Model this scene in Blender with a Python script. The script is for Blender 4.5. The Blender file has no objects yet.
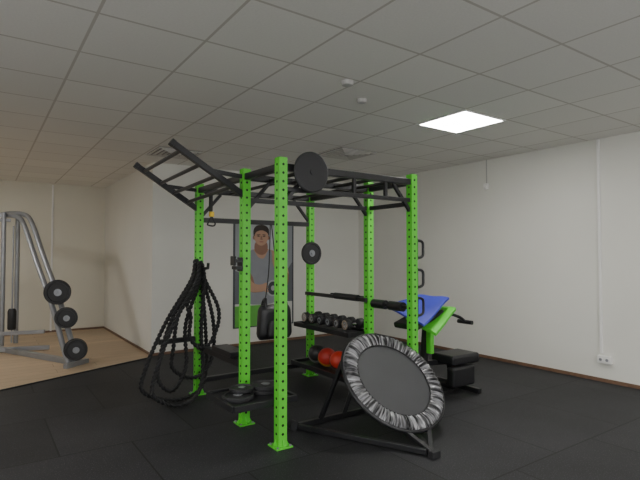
import bpy, bmesh, math, random
from mathutils import Vector, Matrix, Quaternion
random.seed(4)
scene = bpy.context.scene
col = scene.collection

# ------------------------------------------------------------------ materials
def mat(name, color, rough=0.5, metal=0.0, bump=0.0, bscale=60.0, var=0.0, vscale=8.0, spec=None, emis=None):
    m = bpy.data.materials.new(name); m.use_nodes = True
    nt = m.node_tree; b = nt.nodes['Principled BSDF']
    b.inputs['Base Color'].default_value = (*color, 1)
    b.inputs['Roughness'].default_value = rough
    b.inputs['Metallic'].default_value = metal
    if spec is not None: b.inputs['Specular IOR Level'].default_value = spec
    tc = nt.nodes.new('ShaderNodeTexCoord')
    if var > 0:
        n = nt.nodes.new('ShaderNodeTexNoise'); n.inputs['Scale'].default_value = vscale; n.inputs['Detail'].default_value = 6
        nt.links.new(tc.outputs['Object'], n.inputs['Vector'])
        r = nt.nodes.new('ShaderNodeValToRGB')
        r.color_ramp.elements[0].position = 0.3; r.color_ramp.elements[1].position = 0.7
        r.color_ramp.elements[0].color = (*[c*(1-var) for c in color], 1)
        r.color_ramp.elements[1].color = (*[min(1, c*(1+var)) for c in color], 1)
        nt.links.new(n.outputs['Fac'], r.inputs['Fac']); nt.links.new(r.outputs['Color'], b.inputs['Base Color'])
    if bump > 0:
        n2 = nt.nodes.new('ShaderNodeTexNoise'); n2.inputs['Scale'].default_value = bscale; n2.inputs['Detail'].default_value = 4
        nt.links.new(tc.outputs['Object'], n2.inputs['Vector'])
        bp = nt.nodes.new('ShaderNodeBump'); bp.inputs['Strength'].default_value = bump; bp.inputs['Distance'].default_value = 0.01
        nt.links.new(n2.outputs['Fac'], bp.inputs['Height']); nt.links.new(bp.outputs['Normal'], b.inputs['Normal'])
    if emis:
        b.inputs['Emission Color'].default_value = (*emis[0], 1); b.inputs['Emission Strength'].default_value = emis[1]
    return m

M_wall = mat('wall_paint', (0.72, 0.71, 0.655), 0.75, bump=0.06, bscale=90, var=0.015, vscale=1.5)
M_green = mat('green_powdercoat', (0.10, 0.60, 0.035), 0.42, bump=0.03, bscale=200, var=0.04, vscale=10)
M_black = mat('black_powdercoat', (0.014, 0.014, 0.016), 0.38, bump=0.03, bscale=200, var=0.1)
M_hole = mat('hole_dark', (0.008, 0.012, 0.008), 0.9)
M_rubber = mat('black_rubber', (0.016, 0.016, 0.018), 0.55, bump=0.1, bscale=120, var=0.15)
M_pad = mat('black_vinyl', (0.012, 0.012, 0.014), 0.35, bump=0.08, bscale=150, var=0.1)
M_steel = mat('silver_steel', (0.30, 0.31, 0.33), 0.38, metal=0.5, var=0.05)
M_chrome = mat('chrome', (0.7, 0.7, 0.72), 0.2, metal=1.0, var=0.03)
M_white = mat('white_plastic', (0.8, 0.79, 0.77), 0.4, var=0.02)
M_brown = mat('baseboard_brown', (0.16, 0.09, 0.055), 0.5, var=0.2, vscale=20)
M_rope = mat('rope_black', (0.012, 0.012, 0.013), 0.6, bump=0.3, bscale=200, var=0.2, vscale=60)

def floor_mat():
    m = bpy.data.materials.new('rubber_floor'); m.use_nodes = True
    nt = m.node_tree; b = nt.nodes['Principled BSDF']; L = nt.links
    tc = nt.nodes.new('ShaderNodeTexCoord')
    n = nt.nodes.new('ShaderNodeTexNoise'); n.inputs['Scale'].default_value = 1.3; n.inputs['Detail'].default_value = 6
    v = nt.nodes.new('ShaderNodeTexNoise'); v.inputs['Scale'].default_value = 110; v.inputs['Detail'].default_value = 3
    L.new(tc.outputs['Object'], n.inputs['Vector']); L.new(tc.outputs['Object'], v.inputs['Vector'])
    r1 = nt.nodes.new('ShaderNodeValToRGB')
    r1.color_ramp.elements[0].color = (0.013, 0.013, 0.015, 1); r1.color_ramp.elements[1].color = (0.024, 0.024, 0.027, 1)
    r1.color_ramp.elements[0].position = 0.3; r1.color_ramp.elements[1].position = 0.7
    L.new(n.outputs['Fac'], r1.inputs['Fac'])
    r2 = nt.nodes.new('ShaderNodeValToRGB'); r2.color_ramp.elements[0].position = 0.60; r2.color_ramp.elements[1].position = 0.68
    r2.color_ramp.elements[0].color = (0, 0, 0, 1); r2.color_ramp.elements[1].color = (1, 1, 1, 1)
    L.new(v.outputs['Fac'], r2.inputs['Fac'])
    mx = nt.nodes.new('ShaderNodeMix'); mx.data_type = 'RGBA'
    L.new(r2.outputs['Color'], mx.inputs[0]); L.new(r1.outputs['Color'], mx.inputs[6]); mx.inputs[7].default_value = (0.08, 0.08, 0.088, 1)
    br = nt.nodes.new('ShaderNodeTexBrick'); br.offset = 0.5
    br.inputs['Scale'].default_value = 1.0; br.inputs['Mortar Size'].default_value = 0.006
    br.inputs['Brick Width'].default_value = 1.0; br.inputs['Row Height'].default_value = 1.0
    br.inputs['Color1'].default_value = (1.25, 1.25, 1.25, 1); br.inputs['Color2'].default_value = (0.8, 0.8, 0.8, 1); br.inputs['Mortar'].default_value = (0.1, 0.1, 0.1, 1)
    L.new(tc.outputs['Object'], br.inputs['Vector'])
    mm = nt.nodes.new('ShaderNodeMix'); mm.data_type = 'RGBA'; mm.blend_type = 'MULTIPLY'; mm.inputs[0].default_value = 1
    L.new(mx.outputs[2], mm.inputs[6]); L.new(br.outputs['Color'], mm.inputs[7])
    L.new(mm.outputs[2], b.inputs['Base Color'])
    b.inputs['Roughness'].default_value = 0.62; b.inputs['Specular IOR Level'].default_value = 0.4
    bp = nt.nodes.new('ShaderNodeBump'); bp.inputs['Strength'].default_value = 0.2; bp.inputs['Distance'].default_value = 0.004
    L.new(v.outputs['Fac'], bp.inputs['Height']); L.new(bp.outputs['Normal'], b.inputs['Normal'])
    return m

def wood_mat():
    m = bpy.data.materials.new('wood_planks'); m.use_nodes = True
    nt = m.node_tree; b = nt.nodes['Principled BSDF']; L = nt.links
    tc = nt.nodes.new('ShaderNodeTexCoord')
    br = nt.nodes.new('ShaderNodeTexBrick'); br.offset = 0.37
    br.inputs['Scale'].default_value = 1.0; br.inputs['Mortar Size'].default_value = 0.003
    br.inputs['Brick Width'].default_value = 1.3; br.inputs['Row Height'].default_value = 0.19
    br.inputs['Color1'].default_value = (0.62, 0.46, 0.30, 1); br.inputs['Color2'].default_value = (0.50, 0.37, 0.24, 1); br.inputs['Mortar'].default_value = (0.25, 0.16, 0.1, 1)
    L.new(tc.outputs['Object'], br.inputs['Vector'])
    mp = nt.nodes.new('ShaderNodeMapping'); mp.inputs['Scale'].default_value = (2, 30, 1)
    L.new(tc.outputs['Object'], mp.inputs['Vector'])
    n = nt.nodes.new('ShaderNodeTexNoise'); n.inputs['Scale'].default_value = 1.5; n.inputs['Detail'].default_value = 8
    L.new(mp.outputs['Vector'], n.inputs['Vector'])
    r = nt.nodes.new('ShaderNodeValToRGB'); r.color_ramp.elements[0].color = (0.7, 0.7, 0.7, 1); r.color_ramp.elements[1].color = (1.1, 1.1, 1.1, 1)
    L.new(n.outputs['Fac'], r.inputs['Fac'])
    mm = nt.nodes.new('ShaderNodeMix'); mm.data_type = 'RGBA'; mm.blend_type = 'MULTIPLY'; mm.inputs[0].default_value = 1
    L.new(br.outputs['Color'], mm.inputs[6]); L.new(r.outputs['Color'], mm.inputs[7])
    L.new(mm.outputs[2], b.inputs['Base Color']); b.inputs['Roughness'].default_value = 0.45
    return m

TX0, TY0, TS = 1.15, 2.92, 0.63
def ceil_mat():
    m = bpy.data.materials.new('ceiling_tiles'); m.use_nodes = True
    nt = m.node_tree; b = nt.nodes['Principled BSDF']; L = nt.links
    tc = nt.nodes.new('ShaderNodeTexCoord'); sp = nt.nodes.new('ShaderNodeSeparateXYZ')
    geo = nt.nodes.new('ShaderNodeNewGeometry')
    L.new(geo.outputs['Position'], sp.inputs[0])
    def mth(op, a, bb=None):
        n = nt.nodes.new('ShaderNodeMath'); n.operation = op
        for i, q in enumerate((a, bb)):
            if q is None: continue
            if isinstance(q, (int, float)): n.inputs[i].default_value = q
            else: L.new(q, n.inputs[i])
        return n.outputs[0]
    def dist(o, off):
        a = mth('DIVIDE', mth('SUBTRACT', o, off), TS)
        f = mth('FRACT', mth('ADD', a, 100.5))
        return mth('MULTIPLY', mth('ABSOLUTE', mth('SUBTRACT', f, 0.5)), TS)
    d = mth('MINIMUM', dist(sp.outputs[0], TX0), dist(sp.outputs[1], TY0))
    line = mth('LESS_THAN', d, 0.009)
    cell = nt.nodes.new('ShaderNodeTexNoise'); cell.inputs['Scale'].default_value = 70; cell.inputs['Detail'].default_value = 5
    L.new(tc.outputs['Object'], cell.inputs['Vector'])
    big = nt.nodes.new('ShaderNodeTexWhiteNoise'); big.noise_dimensions = '2D'
    cx = nt.nodes.new('ShaderNodeCombineXYZ')
    L.new(mth('FLOOR', mth('DIVIDE', mth('SUBTRACT', sp.outputs[0], TX0), TS)), cx.inputs[0])
    L.new(mth('FLOOR', mth('DIVIDE', mth('SUBTRACT', sp.outputs[1], TY0), TS)), cx.inputs[1])
    L.new(cx.outputs[0], big.inputs['Vector'])
    br = mth('ADD', mth('MULTIPLY', big.outputs['Value'], 0.06), mth('ADD', mth('MULTIPLY', cell.outputs['Fac'], 0.12), 0.87))
    mm = nt.nodes.new('ShaderNodeMix'); mm.data_type = 'RGBA'; mm.blend_type = 'MULTIPLY'; mm.inputs[0].default_value = 1
    mm.inputs[6].default_value = (0.81, 0.795, 0.75, 1)
    cc = nt.nodes.new('ShaderNodeCombineXYZ')
    for i in range(3): L.new(br, cc.inputs[i])
    L.new(cc.outputs[0], mm.inputs[7])
    mx = nt.nodes.new('ShaderNodeMix'); mx.data_type = 'RGBA'
    L.new(line, mx.inputs[0]); L.new(mm.outputs[2], mx.inputs[6]); mx.inputs[7].default_value = (0.54, 0.51, 0.46, 1)
    L.new(mx.outputs[2], b.inputs['Base Color']); b.inputs['Roughness'].default_value = 0.9
    bp = nt.nodes.new('ShaderNodeBump'); bp.inputs['Strength'].default_value = 0.25; bp.inputs['Distance'].default_value = 0.004
    L.new(cell.outputs['Fac'], bp.inputs['Height']); L.new(bp.outputs['Normal'], b.inputs['Normal'])
    return m

def skirt_mat():
    m = bpy.data.materials.new('pleated_skirt'); m.use_nodes = True
    nt = m.node_tree; b = nt.nodes['Principled BSDF']; L = nt.links
    tc = nt.nodes.new('ShaderNodeTexCoord'); nv = nt.nodes.new('ShaderNodeVectorMath'); nv.operation = 'MULTIPLY'; nv.inputs[1].default_value = (1, 1, 0)
    L.new(tc.outputs['Object'], nv.inputs[0])
    nn = nt.nodes.new('ShaderNodeVectorMath'); nn.operation = 'NORMALIZE'; L.new(nv.outputs[0], nn.inputs[0])
    ln = nt.nodes.new('ShaderNodeVectorMath'); ln.operation = 'LENGTH'; L.new(nv.outputs[0], ln.inputs[0])
    sp = nt.nodes.new('ShaderNodeSeparateXYZ'); L.new(nn.outputs[0], sp.inputs[0])
    ml = nt.nodes.new('ShaderNodeMath'); ml.operation = 'MULTIPLY'; ml.inputs[1].default_value = 0.22; L.new(ln.outputs['Value'], ml.inputs[0])
    cb = nt.nodes.new('ShaderNodeCombineXYZ'); L.new(sp.outputs[0], cb.inputs[0]); L.new(sp.outputs[1], cb.inputs[1]); L.new(ml.outputs[0], cb.inputs[2])
    n = nt.nodes.new('ShaderNodeTexNoise'); n.inputs['Scale'].default_value = 24.0; n.inputs['Detail'].default_value = 2; L.new(cb.outputs[0], n.inputs['Vector'])
    r = nt.nodes.new('ShaderNodeValToRGB'); r.color_ramp.elements[0].position = 0.42; r.color_ramp.elements[1].position = 0.68
    r.color_ramp.elements[0].color = (0.018, 0.018, 0.02, 1); r.color_ramp.elements[1].color = (0.42, 0.42, 0.44, 1)  # pale streaks paint highlights of the dark glossy pleats into the colour
    L.new(n.outputs['Fac'], r.inputs['Fac']); L.new(r.outputs['Color'], b.inputs['Base Color'])
    b.inputs['Roughness'].default_value = 0.28; b.inputs['Metallic'].default_value = 0.2
    return m

# ------------------------------------------------------------------ mesh builder
class MB:
    def __init__(s): s.bm = bmesh.new(); s.mats = []
    def mi(s, m):
        if m not in s.mats: s.mats.append(m)
        return s.mats.index(m)
    def faces(s, vs, fs, m, smooth=False):
        bv = [s.bm.verts.new(v) for v in vs]; i = s.mi(m)
        for f in fs:
            try: fc = s.bm.faces.new([bv[k] for k in f]); fc.material_index = i; fc.smooth = smooth
            except ValueError: pass
    def box(s, c, size, m, rot=None):
        hx, hy, hz = [q/2 for q in size]; c = Vector(c)
        vs = [Vector((x, y, z)) for x in (-hx, hx) for y in (-hy, hy) for z in (-hz, hz)]
        if rot is not None: vs = [rot @ v for v in vs]
        s.faces([c+v for v in vs], [(0,1,3,2),(4,6,7,5),(0,4,5,1),(2,3,7,6),(0,2,6,4),(1,5,7,3)], m)
    def beam(s, p0, p1, w, h, m):
        p0, p1 = Vector(p0), Vector(p1); d = p1-p0
        z = d.normalized(); up = Vector((0,0,1)) if abs(z.z) < 0.95 else Vector((0,1,0))
        x = up.cross(z).normalized(); y = z.cross(x)
        R = Matrix((x, y, z)).transposed()
        s.box((p0+p1)/2, (w, h, d.length), m, R)
    def cyl(s, p0, p1, r, m, seg=16, r2=None, cap=True):
        p0, p1 = Vector(p0), Vector(p1); z = (p1-p0).normalized()
        up = Vector((0,0,1)) if abs(z.z) < 0.95 else Vector((1,0,0))
        x = up.cross(z).normalized(); y = z.cross(x); r2 = r if r2 is None else r2
        a = [p0+(x*math.cos(t)+y*math.sin(t))*r for t in [2*math.pi*k/seg for k in range(seg)]]
        b = [p1+(x*math.cos(t)+y*math.sin(t))*r2 for t in [2*math.pi*k/seg for k in range(seg)]]
        s.faces(a+b, [(k, (k+1)%seg, seg+(k+1)%seg, seg+k) for k in range(seg)], m, True)
        if cap:
            s.faces(a, [tuple(reversed(range(seg)))], m); s.faces(b, [tuple(range(seg))], m)
    def lathe(s, prof, c, axis, m, seg=32):
        c = Vector(c); z = Vector(axis).normalized(); up = Vector((0,0,1)) if abs(z.z) < 0.95 else Vector((1,0,0))
        x = up.cross(z).normalized(); y = z.cross(x); n = len(prof)
        rings = []
        for r, h in prof:
            rings.append([s.bm.verts.new(c+z*h+(x*math.cos(2*math.pi*k/seg)+y*math.sin(2*math.pi*k/seg))*max(r, 1e-4)) for k in range(seg)])
        for i in range(n-1):
            mm = m[i] if isinstance(m, list) else m; idx = s.mi(mm)
            for k in range(seg):
                f = s.bm.faces.new([rings[i][k], rings[i][(k+1)%seg], rings[i+1][(k+1)%seg], rings[i+1][k]])
                f.material_index = idx; f.smooth = True
    def tube(s, pts, r, m, seg=10, closed=False, sub=6):
        P = [Vector(p) for p in pts]
        if sub > 1: P = catmull(P, sub, closed)
        n = len(P); rings = []; prev = None
        for i in range(n):
            if closed: t = (P[(i+1)%n]-P[i-1]).normalized()
            else: t = (P[min(i+1, n-1)]-P[max(i-1, 0)]).normalized()
            if prev is None:
                up = Vector((0,0,1)) if abs(t.z) < 0.9 else Vector((1,0,0))
                x = up.cross(t).normalized()
            else:
                x = (prev - t*prev.dot(t)).normalized()
            prev = x; y = t.cross(x)
            rings.append([s.bm.verts.new(P[i]+(x*math.cos(2*math.pi*k/seg)+y*math.sin(2*math.pi*k/seg))*r) for k in range(seg)])
        idx = s.mi(m)
        for i in range(n if closed else n-1):
            A, B = rings[i], rings[(i+1)%n]
            for k in range(seg):
                f = s.bm.faces.new([A[k], A[(k+1)%seg], B[(k+1)%seg], B[k]]); f.material_index = idx; f.smooth = True
        if not closed:
            for R in (rings[0], rings[-1]):
                f = s.bm.faces.new(R); f.material_index = idx
    def sphere(s, c, r, m, sc=(1,1,1), seg=24):
        c = Vector(c); rings = 14; vs = []; fs = []
        for i in range(rings+1):
            a = math.pi*i/rings
            for k in range(seg):
                t = 2*math.pi*k/seg
                vs.append(c+Vector((r*sc[0]*math.sin(a)*math.cos(t), r*sc[1]*math.sin(a)*math.sin(t), r*sc[2]*math.cos(a))))
        for i in range(rings):
            for k in range(seg):
                fs.append((i*seg+k, (i+1)*seg+k, (i+1)*seg+(k+1)%seg, i*seg+(k+1)%seg))
        s.faces(vs, fs, m, True)
    def obj(s, name, parent=None, bevel=0.0, seg=2, M=None, sharp=38):
        bmesh.ops.recalc_face_normals(s.bm, faces=s.bm.faces)
        for e in s.bm.edges:
            if len(e.link_faces) == 2 and e.calc_face_angle(0) > math.radians(sharp): e.smooth = False
        me = bpy.data.meshes.new(name); s.bm.to_mesh(me); s.bm.free()
        for m in s.mats: me.materials.append(m)
        o = bpy.data.objects.new(name, me); col.objects.link(o)
        if M is not None: o.matrix_world = M
        if parent: o.parent = parent
        if bevel > 0:
            md = o.modifiers.new('bevel', 'BEVEL'); md.width = bevel; md.segments = seg; md.limit_method = 'ANGLE'; md.angle_limit = math.radians(50)
        return o

def catmull(P, sub, closed=False):
    n = len(P); out = []
    rng = range(n) if closed else range(n-1)
    for i in rng:
        if closed: a, b, c, d = P[i-1], P[i], P[(i+1)%n], P[(i+2)%n]
        else: a, b, c, d = P[max(i-1, 0)], P[i], P[i+1], P[min(i+2, n-1)]
        for k in range(sub):
            t = k/sub
            out.append(0.5*((2*b)+(c-a)*t+(2*a-5*b+4*c-d)*t*t+(3*b-a-3*c+d)*t**3))
    if not closed: out.append(P[-1])
    return out

def empty(name, loc=(0,0,0)):
    e = bpy.data.objects.new(name, None); col.objects.link(e); e.location = loc; e.empty_display_size = 0.1
    return e

# ------------------------------------------------------------------ room
H = 2.80
XR, YB, XS, YF, XL, YN = 5.89, 7.20, 2.05, 10.45, -3.5, -3.0
def slab(name, lo, hi, m):
    b = MB(); c = [(lo[i]+hi[i])/2 for i in range(3)]; b.box(c, [hi[i]-lo[i] for i in range(3)], m); return b.obj(name)
M_floor = floor_mat(); M_wood = wood_mat(); M_ceil = ceil_mat()
b = MB(); b.box(((XR+XL)/2, (YF+YN)/2, -0.05), (XR-XL+0.4, YF-YN+0.4, 0.1), M_floor); b.obj('floor')
b = MB(); b.box(((XR+XL)/2, (YF+YN)/2, H+0.05), (XR-XL+0.4, YF-YN+0.4, 0.1), M_ceil); b.obj('ceiling')
slab('wall_right', (XR, YN-0.1, 0), (XR+0.15, YB+0.15, H), M_wall)
slab('wall_back', (XS+0.15, YB, 0), (XR, YB+0.15, H), M_wall)
slab('wall_side', (XS, YB, 0), (XS+0.15, YF+0.15, H), M_wall)
M_wall2 = mat('wall_paint_cream', (0.69, 0.665, 0.57), 0.75, bump=0.06, bscale=90, var=0.015, vscale=1.5)
slab('wall_far', (XL-0.1, YF, 0), (XS, YF+0.15, H), M_wall2)
slab('wall_left', (XL-0.15, YN-0.1, 0), (XL, YF, H), M_wall)
slab('wall_front', (XL, YN-0.15, 0), (XR, YN, H), M_wall)
slab('baseboard_right', (XR-0.012, YN, 0), (XR, YB, 0.04), M_brown)
slab('baseboard_back', (XS+0.01, YB-0.012, 0), (XR-0.012, YB, 0.04), M_brown)
slab('baseboard_far', (XL, YF-0.012, 0), (XS-0.012, YF, 0.04), M_brown)
slab('baseboard_side', (XS-0.012, YB, 0), (XS, YF, 0.04), M_brown)
b = MB()
pl = [(XL, 4.62), (0.184, 6.28), (XS, 7.12), (XS, YF), (XL, YF)]
n = len(pl)
b.faces([(x, y, 0.004) for x, y in pl]+[(x, y, 0.0) for x, y in pl], [tuple(range(n)), tuple(range(2*n-1, n-1, -1))]+[(k, n+k, n+(k+1)%n, (k+1)%n) for k in range(n)], M_wood)
b.obj('floor_wood')
b = MB(); b.beam((XL, 4.60, 0.006), (0.184, 6.27, 0.006), 0.03, 0.008, M_rubber); b.beam((0.184, 6.27, 0.006), (XS, 7.11, 0.006), 0.03, 0.008, M_rubber); b.obj('trim_1')

# unseen glowing panes with frames, added behind camera and left to brighten ceiling
M_fill = mat('fill_window_glow', (0.9, 0.9, 0.9), 0.3, emis=((0.97, 0.98, 1.0), 4.6))
def fill_window(name, lo, hi, axis):
    b = MB(); c = Vector([(lo[i]+hi[i])/2 for i in range(3)]); s = [hi[i]-lo[i] for i in range(3)]
    b.box(c, s, M_fill)
    u = 1 if axis == 0 else 0
    def fr(cu, cz, su, sz):
        p = Vector(c); p[u] = cu; p[2] = cz; q = [0, 0, 0]; q[axis] = 0.07; q[u] = su; q[2] = sz; b.box(p, q, M_white)
    fr(c[u], lo[2], s[u]+0.1, 0.06); fr(c[u], hi[2], s[u]+0.1, 0.06)
    for k in range(4): fr(lo[u]+s[u]*k/3, c[2], 0.06, s[2])
    b.obj(name)
fill_window('fill_window_1', (-0.5, YN, 0.9), (4.5, YN+0.01, 2.3), 1)
fill_window('fill_window_2', (XL, -1.5, 0.9), (XL+0.01, 3.0, 2.3), 0)

# conduits, socket, sensor
b = MB(); b.box((XR-0.012, 2.80, 1.56), (0.024, 0.028, 2.46), M_white); b.obj('cable_conduit', bevel=0.003)
b = MB(); b.box((XR-0.025, 2.76, 0.26), (0.05, 0.15, 0.085), M_white)
for dy in (-0.035, 0.035):
    b.cyl((XR-0.05, 2.76+dy, 0.26), (XR-0.054, 2.76+dy, 0.26), 0.024, M_white, 20); b.cyl((XR-0.0541, 2.76+dy, 0.26), (XR-0.055, 2.76+dy, 0.26), 0.017, M_steel, 20)
b.obj('wall_socket', bevel=0.004)
M_grey = mat('grey_plastic', (0.45, 0.44, 0.42), 0.5, var=0.02)
b = MB(); b.box((XR-0.006, 4.33, 2.62), (0.01, 0.014, 0.36), M_grey); b.box((XR-0.02, 4.33, 2.42), (0.04, 0.06, 0.08), M_white); b.sphere((XR-0.04, 4.33, 2.41), 0.02, M_white); b.obj('motion_sensor', bevel=0.004)
b = MB(); b.box((1.12, YF-0.012, H/2), (0.03, 0.024, H-0.06), M_white); b.obj('cable_conduit.001', bevel=0.003)

# ceiling fittings
def detector(name, x, y, r):
    b = MB(); b.lathe([(r, 0), (r, -0.012), (r*0.85, -0.03), (r*0.4, -0.038), (0, -0.038)], (x, y, H), (0,0,1), M_grey, 28); b.obj(name)
detector('smoke_detector', 2.33, 2.98, 0.05); detector('smoke_detector.001', 2.70, 3.25, 0.045)
M_vent = mat('vent_dark', (0.16, 0.155, 0.15), 0.6)
M_ventl = mat('vent_louver', (0.55, 0.53, 0.5), 0.5, var=0.02)
def vent(name, cx, cy):
    b = MB(); s0 = 0.56
    b.box((cx, cy, H-0.004), (s0, s0, 0.008), M_vent)
    for k in range(5):
        s = s0*(1-0.19*k); w = 0.026; z = H-0.012-0.004*k
        for sg in (-1, 1):
            b.box((cx+sg*(s/2-w/2), cy, z), (w, s, 0.012), M_ventl); b.box((cx, cy+sg*(s/2-w/2), z), (s-2*w, w, 0.012), M_ventl)
    b.obj(name)
vent('air_vent', TX0+4.5*TS, TY0+3.5*TS)
vent('air_vent.001', TX0+1.5*TS, TY0+5.5*TS)

# light panels
M_lightpanel = mat('led_diffuser', (0.9, 0.9, 0.9), 0.5, emis=((1.0, 0.98, 0.94), 33.0))
def panel(name, ix, iy, m=M_lightpanel):
    cx, cy = TX0+(ix+0.5)*TS, TY0+(iy+0.5)*TS; b = MB()
    b.box((cx, cy, H-0.006), (0.58, 0.58, 0.006), m)
    for sg in (-1, 1):
        b.box((cx+sg*0.3, cy, H-0.006), (0.02, 0.62, 0.012), M_white); b.box((cx, cy+sg*0.3, H-0.006), (0.58, 0.02, 0.012), M_white)
    b.obj(name)
panel('ceiling_light', 4, 0)
panel('ceiling_light.001', 4, -5); panel('ceiling_light.002', -1, -5); panel('ceiling_light.003', -4, 1)
panel('ceiling_light.004', -4, 8); panel('ceiling_light.005', 0, -8); panel('ceiling_light.006', -5, -5)

# ------------------------------------------------------------------ power rack
rack = empty('power_rack')
PX = (1.90, 3.31); PY = (3.26, 3.88, 4.97); PW = 0.072; PH = 2.20
for i, x in enumerate(PX):
    for j, y in enumerate(PY):
        b = MB(); b.box((x, y, PH/2+0.005), (PW, PW, PH-0.01), M_green)
        b.box((x, y, 0.005), (0.14, 0.14, 0.01), M_green)
        for sg in (-1, 1):
            for ax in (0, 1):
                d = Vector((sg, 0, 0)) if ax == 0 else Vector((0, sg, 0)); s = Vector((-d.y, d.x, 0))*0.004; p = Vector((x, y, 0))
                a = p+d*PW/2+Vector((0,0,0.01)); c1 = p+d*0.068+Vector((0,0,0.01)); c2 = p+d*PW/2+Vector((0,0,0.07))
                b.faces([a-s, c1-s, c2-s, a+s, c1+s, c2+s], [(0,1,2), (5,4,3), (0,3,4,1), (1,4,5,2), (2,5,3,0)], M_green)
                b.cyl(p+Vector((sg*0.055, (1 if ax else -1)*0.055, 0.01)), p+Vector((sg*0.055, (1 if ax else -1)*0.055, 0.02)), 0.009, M_steel, 6)
        z = 0.10
        while z < PH-0.05:
            for d in ((-1,0,0), (0,-1,0), (1,0,0), (0,1,0)):
                d = Vector(d); p = Vector((x, y, z))+d*(PW/2)
                b.cyl(p-d*0.002, p+d*0.0006, 0.0105, M_hole, 12)
            z += 0.066
        b.obj('upright_%d' % (i*3+j+1), rack)
b = MB()
ZT = 2.13
for x in PX:
    b.beam((x, PY[0], ZT), (x, PY[1], ZT), 0.05, 0.055, M_black)
    b.beam((x, PY[1], ZT), (x, PY[2], ZT), 0.05, 0.055, M_black)
for y in PY:
    b.beam((PX[0], y, ZT), (PX[1], y, ZT), 0.05, 0.055, M_black)
b.obj('top_frame', rack, bevel=0.004)
b = MB()
b.beam((PX[0], PY[0], 1.96), (PX[1], PY[0], 1.96), 0.035, 0.035, M_black)
b.beam((PX[0], PY[1], 1.93), (PX[1], PY[1], 1.93), 0.035, 0.04, M_black)
b.beam((PX[0], PY[2], 1.82), (PX[1], PY[2], 1.82), 0.05, 0.05, M_black)
b.beam((PX[1], PY[0], 1.93), (PX[1], PY[1], 1.93), 0.035, 0.04, M_black)
for k, x in enumerate((2.26, 2.62, 2.98)):
    b.beam((x, PY[0], 1.97), (x, PY[0], 2.12), 0.03, 0.03, M_black)
for y in PY:
    b.beam((PX[0]+0.03, y, 1.86), (PX[0]+0.24, y, 2.10), 0.03, 0.03, M_black)
    b.beam((PX[1]-0.03, y, 1.86), (PX[1]-0.24, y, 2.10), 0.03, 0.03, M_black)
b.obj('cross_beams', rack, bevel=0.003)
b = MB()
for x in (2.14, 2.38, 2.62, 2.86, 3.10):
    b.cyl((x, PY[0], ZT-0.01), (x, PY[1], ZT-0.01), 0.016, M_black)
for x in (2.26, 2.74, 3.06):
    b.cyl((x, PY[1], ZT-0.01), (x, PY[2], ZT-0.01), 0.016, M_black)
b.obj('monkey_bars', rack)
b = MB()
A0, A1 = (1.90, PY[1], 1.96), (1.27, PY[1], 2.34)
C0, C1 = (1.90, PY[2], 1.92), (1.27, PY[2], 2.32)
for p, q in ((A0, A1), (C0, C1)):
    b.beam(p, q, 0.045, 0.05, M_black)
    e = Vector(q); b.beam(e, e+Vector((-0.03, 0, 0.02)), 0.05, 0.055, M_black)
for t in (0.2, 0.42, 0.64, 0.90):
    p = Vector(A0).lerp(Vector(A1), t); q = Vector(C0).lerp(Vector(C1), t)
    b.cyl(p, q, 0.017, M_black)
b.beam((1.55, PY[1], ZT+0.03), (PX[0], PY[1], ZT), 0.03, 0.035, M_black)
b.beam((1.55, PY[2], ZT+0.02), (PX[0], PY[2], ZT), 0.03, 0.035, M_black)
b.obj('incline_ladder', rack, bevel=0.003)
b = MB(); b.lathe([(0, 0.012), (0.15, 0.012), (0.16, 0.006), (0.16, -0.006), (0.15, -0.012), (0.02, -0.012), (0.018, -0.018), (0, -0.018)], (2.13, 3.185, 2.10), (0, 1, 0), M_rubber, 48)
b.beam((2.13, 3.19, 2.10), (2.13, 3.23, 2.10), 0.05, 0.05, M_black)
b.obj('target_disc', rack, sharp=25)
b = MB()
for zc in (1.505, 1.23, 0.965):
    x0 = PX[1]+PW/2
    b.tube([(x0, PY[0], zc+0.075), (x0+0.06, PY[0], zc+0.08), (x0+0.105, PY[0], zc+0.06), (x0+0.11, PY[0], zc), (x0+0.105, PY[0], zc-0.06), (x0+0.06, PY[0], zc-0.08), (x0, PY[0], zc-0.075)], 0.013, M_black)
    b.box((x0+0.004, PY[0], zc), (0.008, 0.07, 0.2), M_black)
b.obj('grip_handles', rack)
b = MB()
b.cyl((PX[1]-0.02, 3.30, 0.96), (PX[1]-0.02, 3.80, 0.96), 0.018, M_black)
b.cyl((PX[1]-0.02, 3.36, 0.96), (PX[1]-0.02, 3.54, 0.96), 0.045, M_pad, 24); b.cyl((PX[1]-0.02, 3.60, 0.96), (PX[1]-0.02, 3.78, 0.96), 0.045, M_pad, 24)
b.obj('foam_rollers', rack, bevel=0.006)
b = MB()
y0, y1 = PY[1], PY[2]
for z, dep in ((0.64, 0.30), (0.20, 0.34)):
    xl, xr = PX[1]-dep+0.06, PX[1]+0.06
    b.beam((xl, y0+0.03, z), (xl, y1-0.03, z), 0.03, 0.05, M_black); b.beam((xr, y0+0.03, z), (xr, y1-0.03, z), 0.03, 0.05, M_black)
    for y in (y0+0.04, y1-0.04): b.beam((xl, y, z), (xr, y, z), 0.03, 0.05, M_black)
    b.box(((xl+xr)/2, (y0+y1)/2, z-0.01), (dep-0.02, y1-y0-0.08, 0.012), M_black)
b.beam((PX[1]-0.06, y0-0.03, 0.99), (PX[1]-0.06, y1+0.0, 0.99), 0.035, 0.04, M_black)
b.beam((PX[1]+0.07, y0+0.1, 0.99), (PX[1]+0.07, y0+0.75, 0.99), 0.035, 0.04, M_black)
b.cyl((PX[1]-0.06, y0+0.1, 1.0), (PX[1]-0.06, y0+0.5, 1.0), 0.035, M_pad, 20)
b.obj('storage_shelves', rack, bevel=0.004)
b = MB()
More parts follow.
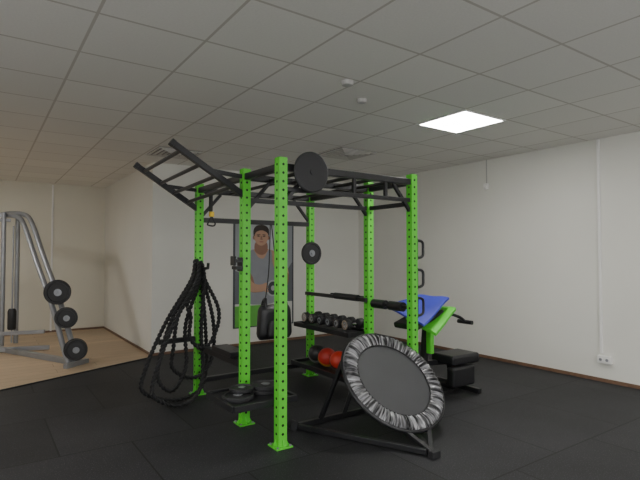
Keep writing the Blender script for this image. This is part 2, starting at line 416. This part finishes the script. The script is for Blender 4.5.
b.beam((PX[0], PY[1]+0.03, 0.50), (PX[0], PY[2]-0.03, 0.50), 0.06, 0.06, M_black)
b.beam((PX[0]-0.04, PY[2], 0.58), (PX[0]-0.42, PY[2]-0.02, 0.58), 0.04, 0.05, M_black)
b.box((PX[0]+0.02, 4.25, 0.56), (0.16, 0.42, 0.05), M_pad)
b.beam((PX[0], PY[2], 0.14), (PX[1], PY[2], 0.14), 0.05, 0.05, M_black)
b.box((1.83, PY[1], 1.40), (0.07, 0.09, 0.03), M_black); b.box((1.83, PY[1], 1.34), (0.07, 0.09, 0.03), M_black)
b.box((1.855, PY[1], 1.37), (0.015, 0.09, 0.12), M_black); b.box((1.79, PY[1], 1.40), (0.015, 0.09, 0.08), M_black)
b.obj('jammer_arms', rack, bevel=0.004)
b = MB()
tx0, tx1, ty0, ty1, tz = 1.54, 2.08, 3.32, 3.81, 0.32
b.box(((tx0+tx1)/2, (ty0+ty1)/2, tz), (tx1-tx0, ty1-ty0, 0.012), M_black)
for y in (ty0, ty1): b.beam((tx0, y, tz), (tx1, y, tz), 0.03, 0.05, M_black)
for x in (tx0, tx1): b.beam((x, ty0, tz), (x, ty1, tz), 0.03, 0.05, M_black)
b.beam((PX[0], PY[0], tz-0.02), (PX[0], PY[1], tz-0.02), 0.04, 0.05, M_black)
b.obj('plate_tray', rack, bevel=0.004)
b = MB(); b.cyl((PX[1]-0.05, PY[2]-0.03, 1.47), (PX[1]-0.05, PY[2]-0.14, 1.47), 0.018, M_steel); b.beam((PX[1]-0.06, PY[2]-0.03, 1.47), (PX[1]+0.02, PY[2]-0.03, 1.47), 0.03, 0.05, M_black); b.obj('plate_peg', rack)

# ------------------------------------------------------------------ weight plates
def plate(name, c, axis, r, t=0.035, m=M_rubber, parent=None):
    b = MB(); h = t/2
    half = [(r*0.12, h*0.9), (r*0.30, h*0.9), (r*0.32, h*0.5), (r*0.78, h*0.45), (r*0.82, h), (r*0.97, h), (r, h*0.7)]
    prof = half+[(a, -z) for a, z in reversed(half)]+[half[0]]
    ms = [M_steel]+[m]*(len(half)-1)+[m]*(len(half)-2)+[M_steel, M_steel, M_steel]
    b.lathe(prof, c, axis, ms[:len(prof)-1], 40); return b.obj(name, parent, sharp=25)
pz = tz+0.006+0.0175
plate('weight_plate', (1.68, 3.54, pz), (0,0,1), 0.125, 0.035)
plate('weight_plate.001', (1.945, 3.62, pz), (0,0,1), 0.13, 0.035)
plate('weight_plate.002', (1.955, 3.60, pz+0.035), (0,0,1), 0.125, 0.033)
plate('weight_plate.003', (1.75, 3.62, pz+0.034), (0.0,0,1), 0.10, 0.03)
plate('weight_plate.004', (PX[1]-0.05, PY[2]-0.10, 1.47), (0,1,0), 0.135, 0.04)

# ------------------------------------------------------------------ medicine balls / dumbbells
def ball(name, c, r, colr, col2):
    b = MB(); m1 = mat(name.replace('.', '_')+'_rubber', colr, 0.45, bump=0.15, bscale=150, var=0.05); m2 = mat(name.replace('.', '_')+'_band', col2, 0.5)
    prof = [(r*math.sin(math.pi*i/20), -r*math.cos(math.pi*i/20)) for i in range(21)]
    b.lathe(prof, c, (-0.5, -0.6, 0.5), [m2 if i in (8, 9, 10, 11) else m1 for i in range(20)], 32); b.obj(name)
zb = 0.20+0.105
ball('medicine_ball', (3.24, 4.72, zb+0.0), 0.105, (0.02, 0.02, 0.02), (0.3, 0.3, 0.3))
ball('medicine_ball.001', (3.22, 4.49, zb), 0.105, (0.50, 0.03, 0.02), (0.7, 0.35, 0.03))
ball('medicine_ball.002', (3.22, 4.27, zb), 0.105, (0.60, 0.04, 0.02), (0.03, 0.03, 0.03))
ball('medicine_ball.003', (3.23, 4.05, zb), 0.10, (0.10, 0.33, 0.05), (0.02, 0.02, 0.02))
def dumbbell(name, c, r, L, ax):
    b = MB(); c = Vector(c); ax = Vector(ax).normalized()
    b.cyl(c-ax*L/2, c+ax*L/2, 0.014, M_chrome)
    for sg in (-1, 1):
        h = L*0.28
        b.lathe([(0, 0), (r*0.9, 0), (r, 0.008), (r, h-0.008), (r*0.9, h), (r*0.62, h), (r*0.6, h-0.004), (0, h-0.004)], c+ax*sg*(L/2-h), ax*sg, [M_rubber]*4+[M_chrome, M_rubber, M_steel], 24)
    b.obj(name)
for k in range(6):
    dumbbell('dumbbell' + ('' if k == 0 else '.%03d' % k), (3.23, 4.03+0.155*k, 0.669+0.058), 0.055, 0.24, (1, 0, 0))

# ------------------------------------------------------------------ battle rope
b = MB()
def strand_rope(pts, R, closed):
    P = catmull([Vector(p) for p in pts], 14, closed)
    seg = [0]
    Q = P+[P[0]] if closed else P
    for i in range(1, len(Q)): seg.append(seg[-1]+(Q[i]-Q[i-1]).length)
    step = 0.010; N = int(seg[-1]/step); S = []; j = 0
    for k in range(N):
        d = k*seg[-1]/N
        while seg[j+1] < d: j += 1
        t = (d-seg[j])/max(1e-9, seg[j+1]-seg[j]); S.append(Q[j].lerp(Q[j+1], t))
    for ph in (0, math.pi):
        pts2 = []
        for i, p in enumerate(S):
            if closed: t = (S[(i+1) % N]-S[i-1]).normalized()
            else: t = (S[min(i+1, N-1)]-S[max(i-1, 0)]).normalized()
            x = (Vector((0, 1, 0.1))-t*t.dot(Vector((0, 1, 0.1)))).normalized(); y = t.cross(x)
            a = ph+2*math.pi*i*step/0.085
            pts2.append(p+(x*math.cos(a)+y*math.sin(a))*R*0.58)
        b.tube(pts2, R*0.60, M_rope, 6, False, 1)
def loop(top, left, right, bottom, yo, ysp):
    tx, tz = top
    cx = (left+right)/2
    return [(tx-0.02, yo, tz), (tx-0.07, yo-ysp*0.3, tz-0.20), (tx-0.10-(tx-left)*0.42, yo-ysp*0.7, tz-(tz-bottom)*0.45), (left+0.03, yo-ysp, bottom+0.32),
            (left+0.02, yo-ysp, bottom+0.12), (cx-0.04, yo-ysp, bottom), (right-0.10, yo-ysp*0.5, bottom+0.03), (right, yo, bottom+0.22),
            (right+0.0, yo+ysp*0.3, bottom+(tz-bottom)*0.5), (tx+0.04, yo+ysp*0.2, tz-0.15)]
RR_ = 0.019
strand_rope(loop((1.85, 1.40), 1.28, 1.95, 0.03, 4.88, 0.08), RR_, True)
strand_rope(loop((1.83, 1.37), 1.40, 1.72, 0.14, 4.82, 0.08), RR_, True)
strand_rope(loop((1.86, 1.34), 1.56, 2.01, 0.22, 4.84, 0.02), RR_, True)
strand_rope(loop((1.84, 1.38), 1.32, 1.86, 0.03, 4.74, 0.14), RR_, True)
strand_rope(loop((1.87, 1.32), 1.70, 2.04, 0.52, 4.78, 0.05), RR_, True)
b.obj('battle_rope')
b = MB(); b.cyl((1.86, PY[2]-0.03, 1.30), (1.86, 4.62, 1.32), 0.014, M_black); b.box((1.88, PY[2]-0.045, 1.30), (0.06, 0.015, 0.1), M_black); b.cyl((1.86, 4.62, 1.32), (1.86, 4.61, 1.37), 0.014, M_black); b.obj('rope_hook', rack)

# ------------------------------------------------------------------ suspension trainer
M_yel = mat('yellow_strap', (0.75, 0.5, 0.03), 0.6, var=0.1)
b = MB()
b.box((1.96, 4.80, 2.00), (0.03, 0.03, 0.2), M_rope); b.box((1.96, 4.78, 1.87), (0.04, 0.04, 0.05), M_yel)
b.tube([(1.96, 4.78, 1.85), (1.93, 4.78, 1.79), (1.92, 4.78, 1.76), (1.98, 4.78, 1.75), (2.0, 4.78, 1.78), (1.96, 4.78, 1.85)], 0.008, M_rope)
b.beam((1.90, 4.80, 2.085), (1.96, 4.80, 2.085), 0.03, 0.02, M_rope)
b.obj('suspension_trainer')

# ------------------------------------------------------------------ weighted vest hanging
b = MB()
VX = 2.75
def sect(c, sx, sy, sz, m, wtop=0.88, wbot=1.0):
    c = Vector(c); rows = 12; seg = 32; vs = []; fs = []
    for i in range(rows+1):
        v = i/rows; z = (v-0.5)*sz; e = min(v, 1-v)
        k = min(1, 0.55+0.45*(min(1, e*6))**0.5); w = wbot+(wtop-wbot)*v
        for j in range(seg):
            t = 2*math.pi*j/seg; cs, sn = math.cos(t), math.sin(t)
            vs.append(c+Vector((sx/2*w*(0.7+0.3*k)*math.copysign(abs(cs)**0.45, cs), sy/2*k*math.copysign(abs(sn)**0.5, sn), z)))
    for i in range(rows):
        for j in range(seg): fs.append((i*seg+j, i*seg+(j+1)%seg, (i+1)*seg+(j+1)%seg, (i+1)*seg+j))
    fs.append(tuple(reversed(range(seg)))); fs.append(tuple(rows*seg+j for j in range(seg)))
    b.faces(vs, fs, m, True)
sect((VX, 4.86, 0.70), 0.43, 0.15, 0.38, M_pad)
sect((VX, 4.76, 0.63), 0.28, 0.07, 0.18, M_rubber)
for sx in (-0.13, 0.13):
    b.tube([(VX+sx, 4.82, 0.84), (VX+sx, 4.83, 0.92), (VX+sx*0.85, 4.87, 0.955), (VX+sx*0.8, 4.93, 0.92), (VX+sx, 4.92, 0.84)], 0.020, M_pad)
b.tube([(VX-0.11, 4.87, 0.95), (VX-0.05, 4.90, 1.3), (VX, 4.96, 1.84)], 0.006, M_rope); b.tube([(VX+0.11, 4.87, 0.95), (VX+0.05, 4.90, 1.3), (VX+0.01, 4.96, 1.84)], 0.006, M_rope)
b.obj('weighted_vest')

# ------------------------------------------------------------------ exercise trampoline
tr = empty('exercise_trampoline')
th = math.radians(43.5); C = Vector((2.855, 3.03, 0.415)); RR = 0.472
MT = Matrix.Translation(C) @ Matrix.Rotation(th, 4, 'X')
M_matc = mat('trampoline_mat', (0.045, 0.046, 0.05), 0.5, bump=0.2, bscale=400, var=0.08, vscale=4)
b = MB(); b.lathe([(0, 0.004), (RR*0.76, 0.004), (RR*0.76, -0.002), (0, -0.002)], (0,0,0), (0,0,1), M_matc, 72); b.obj('jump_mat', tr, M=MT)
b = MB(); nA, nR = 600, 8; vs = []; fs = []
for k in range(nA):
    a = 2*math.pi*k/nA
    pl_ = 0.008*math.sin(a*64)+0.004*math.sin(a*91+1.3)
    for j in range(nR+1):
        t = j/nR; r = RR*(0.72+0.28*t); z = 0.012+0.016*math.sin(math.pi*t)+pl_*(0.35+0.65*math.sin(math.pi*t))
        if j == nR: z = -0.02
        vs.append((r*math.cos(a), r*math.sin(a), z))
for k in range(nA):
    for j in range(nR):
        p = k*(nR+1)+j; q = ((k+1) % nA)*(nR+1)+j; fs.append((p, q, q+1, p+1))
b.faces(vs, fs, skirt_mat(), True); b.obj('spring_skirt', tr, M=MT, sharp=80)
b = MB()
ring = [(RR*0.985*math.cos(2*math.pi*k/48), RR*0.985*math.sin(2*math.pi*k/48), -0.006) for k in range(48)]
b.tube(ring, 0.018, M_black, 12, True, 1)
ring = [(RR*0.72*math.cos(2*math.pi*k/48), RR*0.72*math.sin(2*math.pi*k/48), 0.010) for k in range(48)]
b.tube(ring, 0.006, M_rope, 8, True, 1)
b.obj('rim_frame', tr, M=MT)
b = MB()
def onrim(a, dz=-0.03, k=0.96): return MT @ Vector((RR*k*math.cos(a), RR*k*math.sin(a), dz))
rl, rr_ = Vector((2.18, 3.50, 0.03)), Vector((3.20, 3.50, 0.03)); front = Vector((2.70, 2.48, 0.03))
b.beam(rl, rr_, 0.04, 0.04, M_black)
b.beam(rl+Vector((0.02, -0.03, 0)), front+Vector((-0.02, 0.02, 0)), 0.04, 0.04, M_black); b.beam(rr_+Vector((0,-0.03,0)), front+Vector((0.02, 0.02, 0)), 0.04, 0.04, M_black)
b.box(front+Vector((0, -0.03, -0.005)), (0.08, 0.05, 0.05), M_rubber)
b.beam(front, onrim(-math.pi/2-0.35), 0.035, 0.035, M_black); b.beam(front, onrim(-math.pi/2+0.2), 0.035, 0.035, M_black)
b.beam(rl.lerp(rr_, 0.5), onrim(math.pi/2-0.05), 0.035, 0.035, M_black)
b.beam(rl.lerp(rr_, 0.25), onrim(math.pi*0.80), 0.035, 0.035, M_black); b.beam(rl.lerp(rr_, 0.85), onrim(math.pi*0.2), 0.035, 0.035, M_black)
b.cyl(rl+Vector((-0.02, -0.03, 0.01)), rl+Vector((-0.02, 0.03, 0.01)), 0.04, M_rubber, 20)
b.obj('stand', tr, bevel=0.004)

# ------------------------------------------------------------------ weight bench with padded blue arm rest
bench = empty('weight_bench')
b = MB()
b.beam((3.70, 3.50, 0.06), (4.40, 3.50, 0.06), 0.06, 0.06, M_black)
b.beam((3.72, 3.22, 0.035), (3.72, 3.80, 0.035), 0.05, 0.05, M_black); b.beam((4.36, 3.25, 0.035), (4.36, 3.78, 0.035), 0.05, 0.05, M_black)
b.beam((3.76, 3.50, 0.06), (3.84, 3.50, 0.80), 0.06, 0.06, M_black); b.beam((4.22, 3.50, 0.06), (4.18, 3.50, 0.34), 0.05, 0.05, M_black)
b.beam((3.80, 3.50, 0.35), (4.20, 3.50, 0.32), 0.05, 0.05, M_black)
b.beam((3.62, 3.50, 0.72), (4.05, 3.50, 0.88), 0.05, 0.05, M_black)
b.tube([(3.90, 3.50, 0.80), (4.05, 3.42, 0.84), (4.20, 3.38, 0.80), (4.28, 3.36, 0.74)], 0.016, M_black)
b.cyl((4.28, 3.28, 0.745), (4.28, 3.46, 0.745), 0.022, M_pad, 16)
b.cyl((4.00, 3.30, 0.14), (4.00, 3.72, 0.14), 0.045, M_pad, 20)
b.obj('bench_frame', bench, bevel=0.004)
b = MB(); b.box((4.18, 3.42, 0.38), (0.42, 0.30, 0.10), M_pad); b.box((4.12, 3.30, 0.22), (0.34, 0.10, 0.20), M_pad); b.obj('seat_cushion', bench, bevel=0.025, seg=3)
b = MB(); b.beam((3.80, 3.42, 0.46), (3.80, 3.42, 0.86), 0.05, 0.06, M_green); b.obj('green_column', bench, bevel=0.004)
b = MB(); R = Matrix.Rotation(math.radians(-18), 3, 'Y'); b.box((3.76, 3.53, 0.80), (0.44, 0.32, 0.06), M_pad, R); b.obj('arm_pad', bench, bevel=0.02, seg=3)
M_blue = mat('blue_mat', (0.035, 0.045, 0.42), 0.55, bump=0.1, bscale=100, var=0.1)
def cloth(name, corners, m, th, wav, parent, n=16):
    b = MB(); vs = []; fs = []
    BL, BR, FR, FL = [Vector(c) for c in corners]
    for s in (0, 1):
        for i in range(n+1):
            for j in range(n+1):
                u, v = i/n, j/n; p = (BL*(1-u)+BR*u)*(1-v)+(FL*(1-u)+FR*u)*v
                p = p+Vector((0, 0, wav*math.sin(u*6+v*3)+wav*0.6*math.sin(v*9)-s*th)); vs.append(p)
    N = (n+1)*(n+1)
    for i in range(n):
        for j in range(n):
            a = i*(n+1)+j; fs.append((a, a+1, a+n+2, a+n+1)); fs.append((N+a, N+a+n+1, N+a+n+2, N+a+1))
    bd = [i*(n+1) for i in range(n+1)]+[n*(n+1)+j for j in range(1, n+1)]+[i*(n+1)+n for i in range(n-1, -1, -1)]+[j for j in range(n-1, 0, -1)]
    for k in range(len(bd)):
        a, c = bd[k], bd[(k+1) % len(bd)]; fs.append((a, c, N+c, N+a))
    b.faces(vs, fs, m, True); return b.obj(name, parent)
cloth('blue_cover', [(3.44, 3.66, 0.93), (3.97, 3.78, 1.02), (4.02, 3.36, 1.01), (3.52, 3.24, 0.79)], M_blue, 0.02, 0.008, bench)
cloth('green_cover', [(3.64, 3.60, 0.81), (4.0, 3.62, 0.92), (4.05, 3.30, 0.91), (3.66, 3.22, 0.70)], M_green, 0.03, 0.006, bench)
bench.location = (-0.06, 0.02, 0)

# ------------------------------------------------------------------ wall poster
b = MB()
PX0, PX1 = 3.32, 4.44
SC = [1.0, 262.0]
def pw(x, y, k):
    x = SC[1]+(x-262)*SC[0]; return (PX0+(x-233)/60*(PX1-PX0), YB-0.012-0.0015*k, 2.0-(y-222)/103*1.72)
def poly(pts, m, k, smooth=True):
    P = [Vector((x, y, 0)) for x, y in pts]
    if smooth: P = catmull(P, 5, True)
    b.faces([pw(p.x, p.y, k) for p in P], [tuple(range(len(P)))], m)
def ell(cx, cy, rx, ry, m, k, rot=0):
    pts = []
    for i in range(28):
        t = 2*math.pi*i/28; x, y = rx*math.cos(t), ry*math.sin(t)
        pts.append((cx+x*math.cos(rot)-y*math.sin(rot), cy+x*math.sin(rot)+y*math.cos(rot)))
    poly(pts, m, k, False)
C_ = lambda n, c: mat('poster_'+n, c, 0.45, var=0.06, vscale=5)
c_dark = C_('dark', (0.05, 0.055, 0.065)); c_bg = C_('background', (0.30, 0.32, 0.34)); c_bg2 = C_('backdrop_light', (0.52, 0.54, 0.56)); c_mid = C_('backdrop_mid', (0.13, 0.14, 0.16)); c_skin = C_('skin', (0.52, 0.30, 0.20)); c_sh = C_('skin_shade', (0.30, 0.15, 0.10))
c_hair = C_('hair', (0.03, 0.02, 0.015)); c_tank = C_('tank_top', (0.28, 0.29, 0.32)); c_wh = C_('white', (0.6, 0.6, 0.58)); c_gr = C_('green', (0.13, 0.45, 0.07)); c_mt = C_('metal', (0.45, 0.46, 0.48)); c_eye = C_('eye', (0.03, 0.02, 0.02)); c_lip = C_('lip', (0.35, 0.12, 0.10))
b.box(((PX0+PX1)/2, YB-0.006, 2.0-0.86), (PX1-PX0, 0.012, 1.72), c_dark)
poly([(234.5, 223.5), (291.5, 223.5), (291.5, 303), (234.5, 303)], c_bg, 1, False)
poly([(240, 223.5), (284, 223.5), (280, 262), (284, 303), (244, 303), (240, 262)], c_bg2, 1.3, False)
poly([(234.5, 270), (243, 274), (246, 303), (234.5, 303)], c_mid, 1.5, False)
poly([(291.5, 262), (283, 275), (280, 303), (291.5, 303)], c_mid, 1.5, False)
SC[0] = 1.12; SC[1] = 261
poly([(256, 249), (266, 249), (274, 252), (281, 258), (285, 268), (286, 280), (281, 290), (274, 292), (272, 302), (251, 302), (249, 292), (243, 286), (243, 272), (246, 259), (250, 252)], c_skin, 2)
poly([(254, 250), (258, 257), (263, 258), (267, 250), (270, 252), (271, 264), (275, 275), (273, 288), (273, 302), (250, 302), (250, 288), (249, 272), (251, 262), (251, 252)], c_tank, 3)
poly([(249, 270), (250, 284), (252, 291), (262, 291), (267, 288), (266, 284), (256, 284), (253, 276)], c_sh, 4)
poly([(243, 272), (249, 270), (252, 280), (258, 284), (267, 283), (268, 288), (260, 291), (250, 290), (244, 284)], c_skin, 5)
poly([(281, 272), (286, 275), (284, 287), (276, 291), (271, 289), (273, 285), (279, 281)], c_sh, 5)
poly([(256, 242), (265, 242), (266, 251), (261, 255), (255, 251)], c_sh, 4)
ell(260.5, 236.5, 6.2, 9.2, c_skin, 5); poly([(254, 237), (253.8, 230), (257, 226), (263, 225.5), (267, 229), (267.2, 237), (265.8, 233), (261, 230.5), (256, 232.5)], c_hair, 6)
ell(254.2, 238, 1.0, 2.0, c_sh, 4.5); ell(266.9, 238, 1.0, 2.0, c_sh, 4.5)
ell(258, 236.3, 1.2, 0.6, c_eye, 7); ell(263, 236.3, 1.2, 0.6, c_eye, 7); poly([(256.5, 234.8), (259.5, 234.4), (259.5, 235), (256.5, 235.3)], c_hair, 7, False); poly([(261.5, 234.4), (264.5, 234.8), (264.5, 235.3), (261.5, 235)], c_hair, 7, False)
poly([(260.2, 236.5), (261, 236.5), (261.8, 240), (259.4, 240)], c_sh, 7, False); ell(260.6, 242, 2.0, 0.6, c_lip, 7)
ell(271, 288, 6.0, 8.2, c_mt, 7); ell(271, 288, 4.6, 6.6, c_dark, 8); ell(271, 288, 1.8, 2.6, c_mt, 9)
for i in range(4): ell(264.5+0.3*i, 283.5+2.4*i, 1.9, 1.1, c_skin, 8)
SC[0] = 1.0; SC[1] = 262
poly([(234.5, 302), (291.5, 302), (291.5, 324), (234.5, 324)], c_wh, 2, False)
poly([(234.5, 304), (262, 304), (262, 324), (234.5, 324)], c_gr, 3, False)
b.obj('wall_poster')

# ------------------------------------------------------------------ smith machine (left)
sm = empty('smith_machine')
b = MB()
for (x, y) in ((0.31, 9.19), (0.51, 9.40)):
    b.cyl((x, y, 0.02), (x, y, 2.12), 0.035, M_steel, 20)
for off in (Vector((0, 0, 0)), Vector((-0.10, 0.05, -0.03))):
    pts = [(0.28, 9.55, 2.11), (0.42, 9.30, 2.12), (0.58, 8.98, 2.08), (0.66, 8.70, 1.93), (0.79, 8.20, 1.38), (0.93, 7.69, 0.82), (1.03, 7.30, 0.30), (1.08, 7.12, 0.06)]
    b.tube([Vector(p)+off for p in pts], 0.036, M_steel, 16)
b.beam((0.20, 9.0, 0.04), (1.08, 7.12, 0.04), 0.07, 0.07, M_steel)
b.beam((-0.5, 8.9, 0.05), (0.9, 8.5, 0.05), 0.06, 0.06, M_steel)
b.beam((-0.5, 8.75, 0.30), (0.80, 8.15, 0.34), 0.05, 0.05, M_steel)
b.beam((0.92, 7.0, 0.03), (1.22, 7.25, 0.03), 0.06, 0.06, M_steel)
b.beam((0.15, 9.3, 2.08), (0.55, 9.2, 2.08), 0.05, 0.05, M_steel)
b.beam((-1.0, 9.0, 2.0), (0.4, 9.2, 2.0), 0.05, 0.05, M_steel); b.beam((-1.0, 9.0, 0.02), (-1.0, 9.0, 2.0), 0.06, 0.06, M_steel)
b.obj('steel_frame', sm, bevel=0.004)
b = MB(); b.lathe([(0, 0), (0.05, 0), (0.06, 0.02), (0.06, 0.28), (0.045, 0.32), (0, 0.32)], (0.43, 8.95, 0.30), (0,0,1), M_rubber, 20); b.cyl((0.43, 8.95, 0.1), (0.43, 8.95, 1.9), 0.012, M_steel); b.obj('counterweight', sm)
b = MB()
for (x, y, z) in ((0.89, 7.66, 0.94), (0.96, 7.42, 0.62), (1.04, 7.10, 0.24)):
    b.cyl((x, y+0.12, z), (x, y-0.14, z), 0.022, M_steel)
b.obj('plate_pegs', sm)
for k, (x, y, z, r) in enumerate(((0.89, 7.60, 0.94, 0.17), (0.97, 7.36, 0.61, 0.14), (1.04, 7.02, 0.235, 0.14))):
    plate('loaded_plate_%d' % (2*k+1), (x, y, z), (0.25, 1, 0), r, 0.045, parent=sm); plate('loaded_plate_%d' % (2*k+2), (x, y-0.06, z), (0.25, 1, 0), r*0.95, 0.045, parent=sm)

# ------------------------------------------------------------------ world & camera
w = bpy.data.worlds.new('world'); scene.world = w; w.use_nodes = True
w.node_tree.nodes['Background'].inputs[0].default_value = (0.9, 0.92, 1, 1); w.node_tree.nodes['Background'].inputs[1].default_value = 0.3
cam = bpy.data.cameras.new('camera'); co = bpy.data.objects.new('camera', cam); col.objects.link(co)
cam.sensor_width = 36; cam.lens = 490/640*36; cam.clip_start = 0.05
co.location = (0, 0, 1.45); co.rotation_euler = (math.radians(91.75), 0, math.radians(-34.8))
scene.camera = co
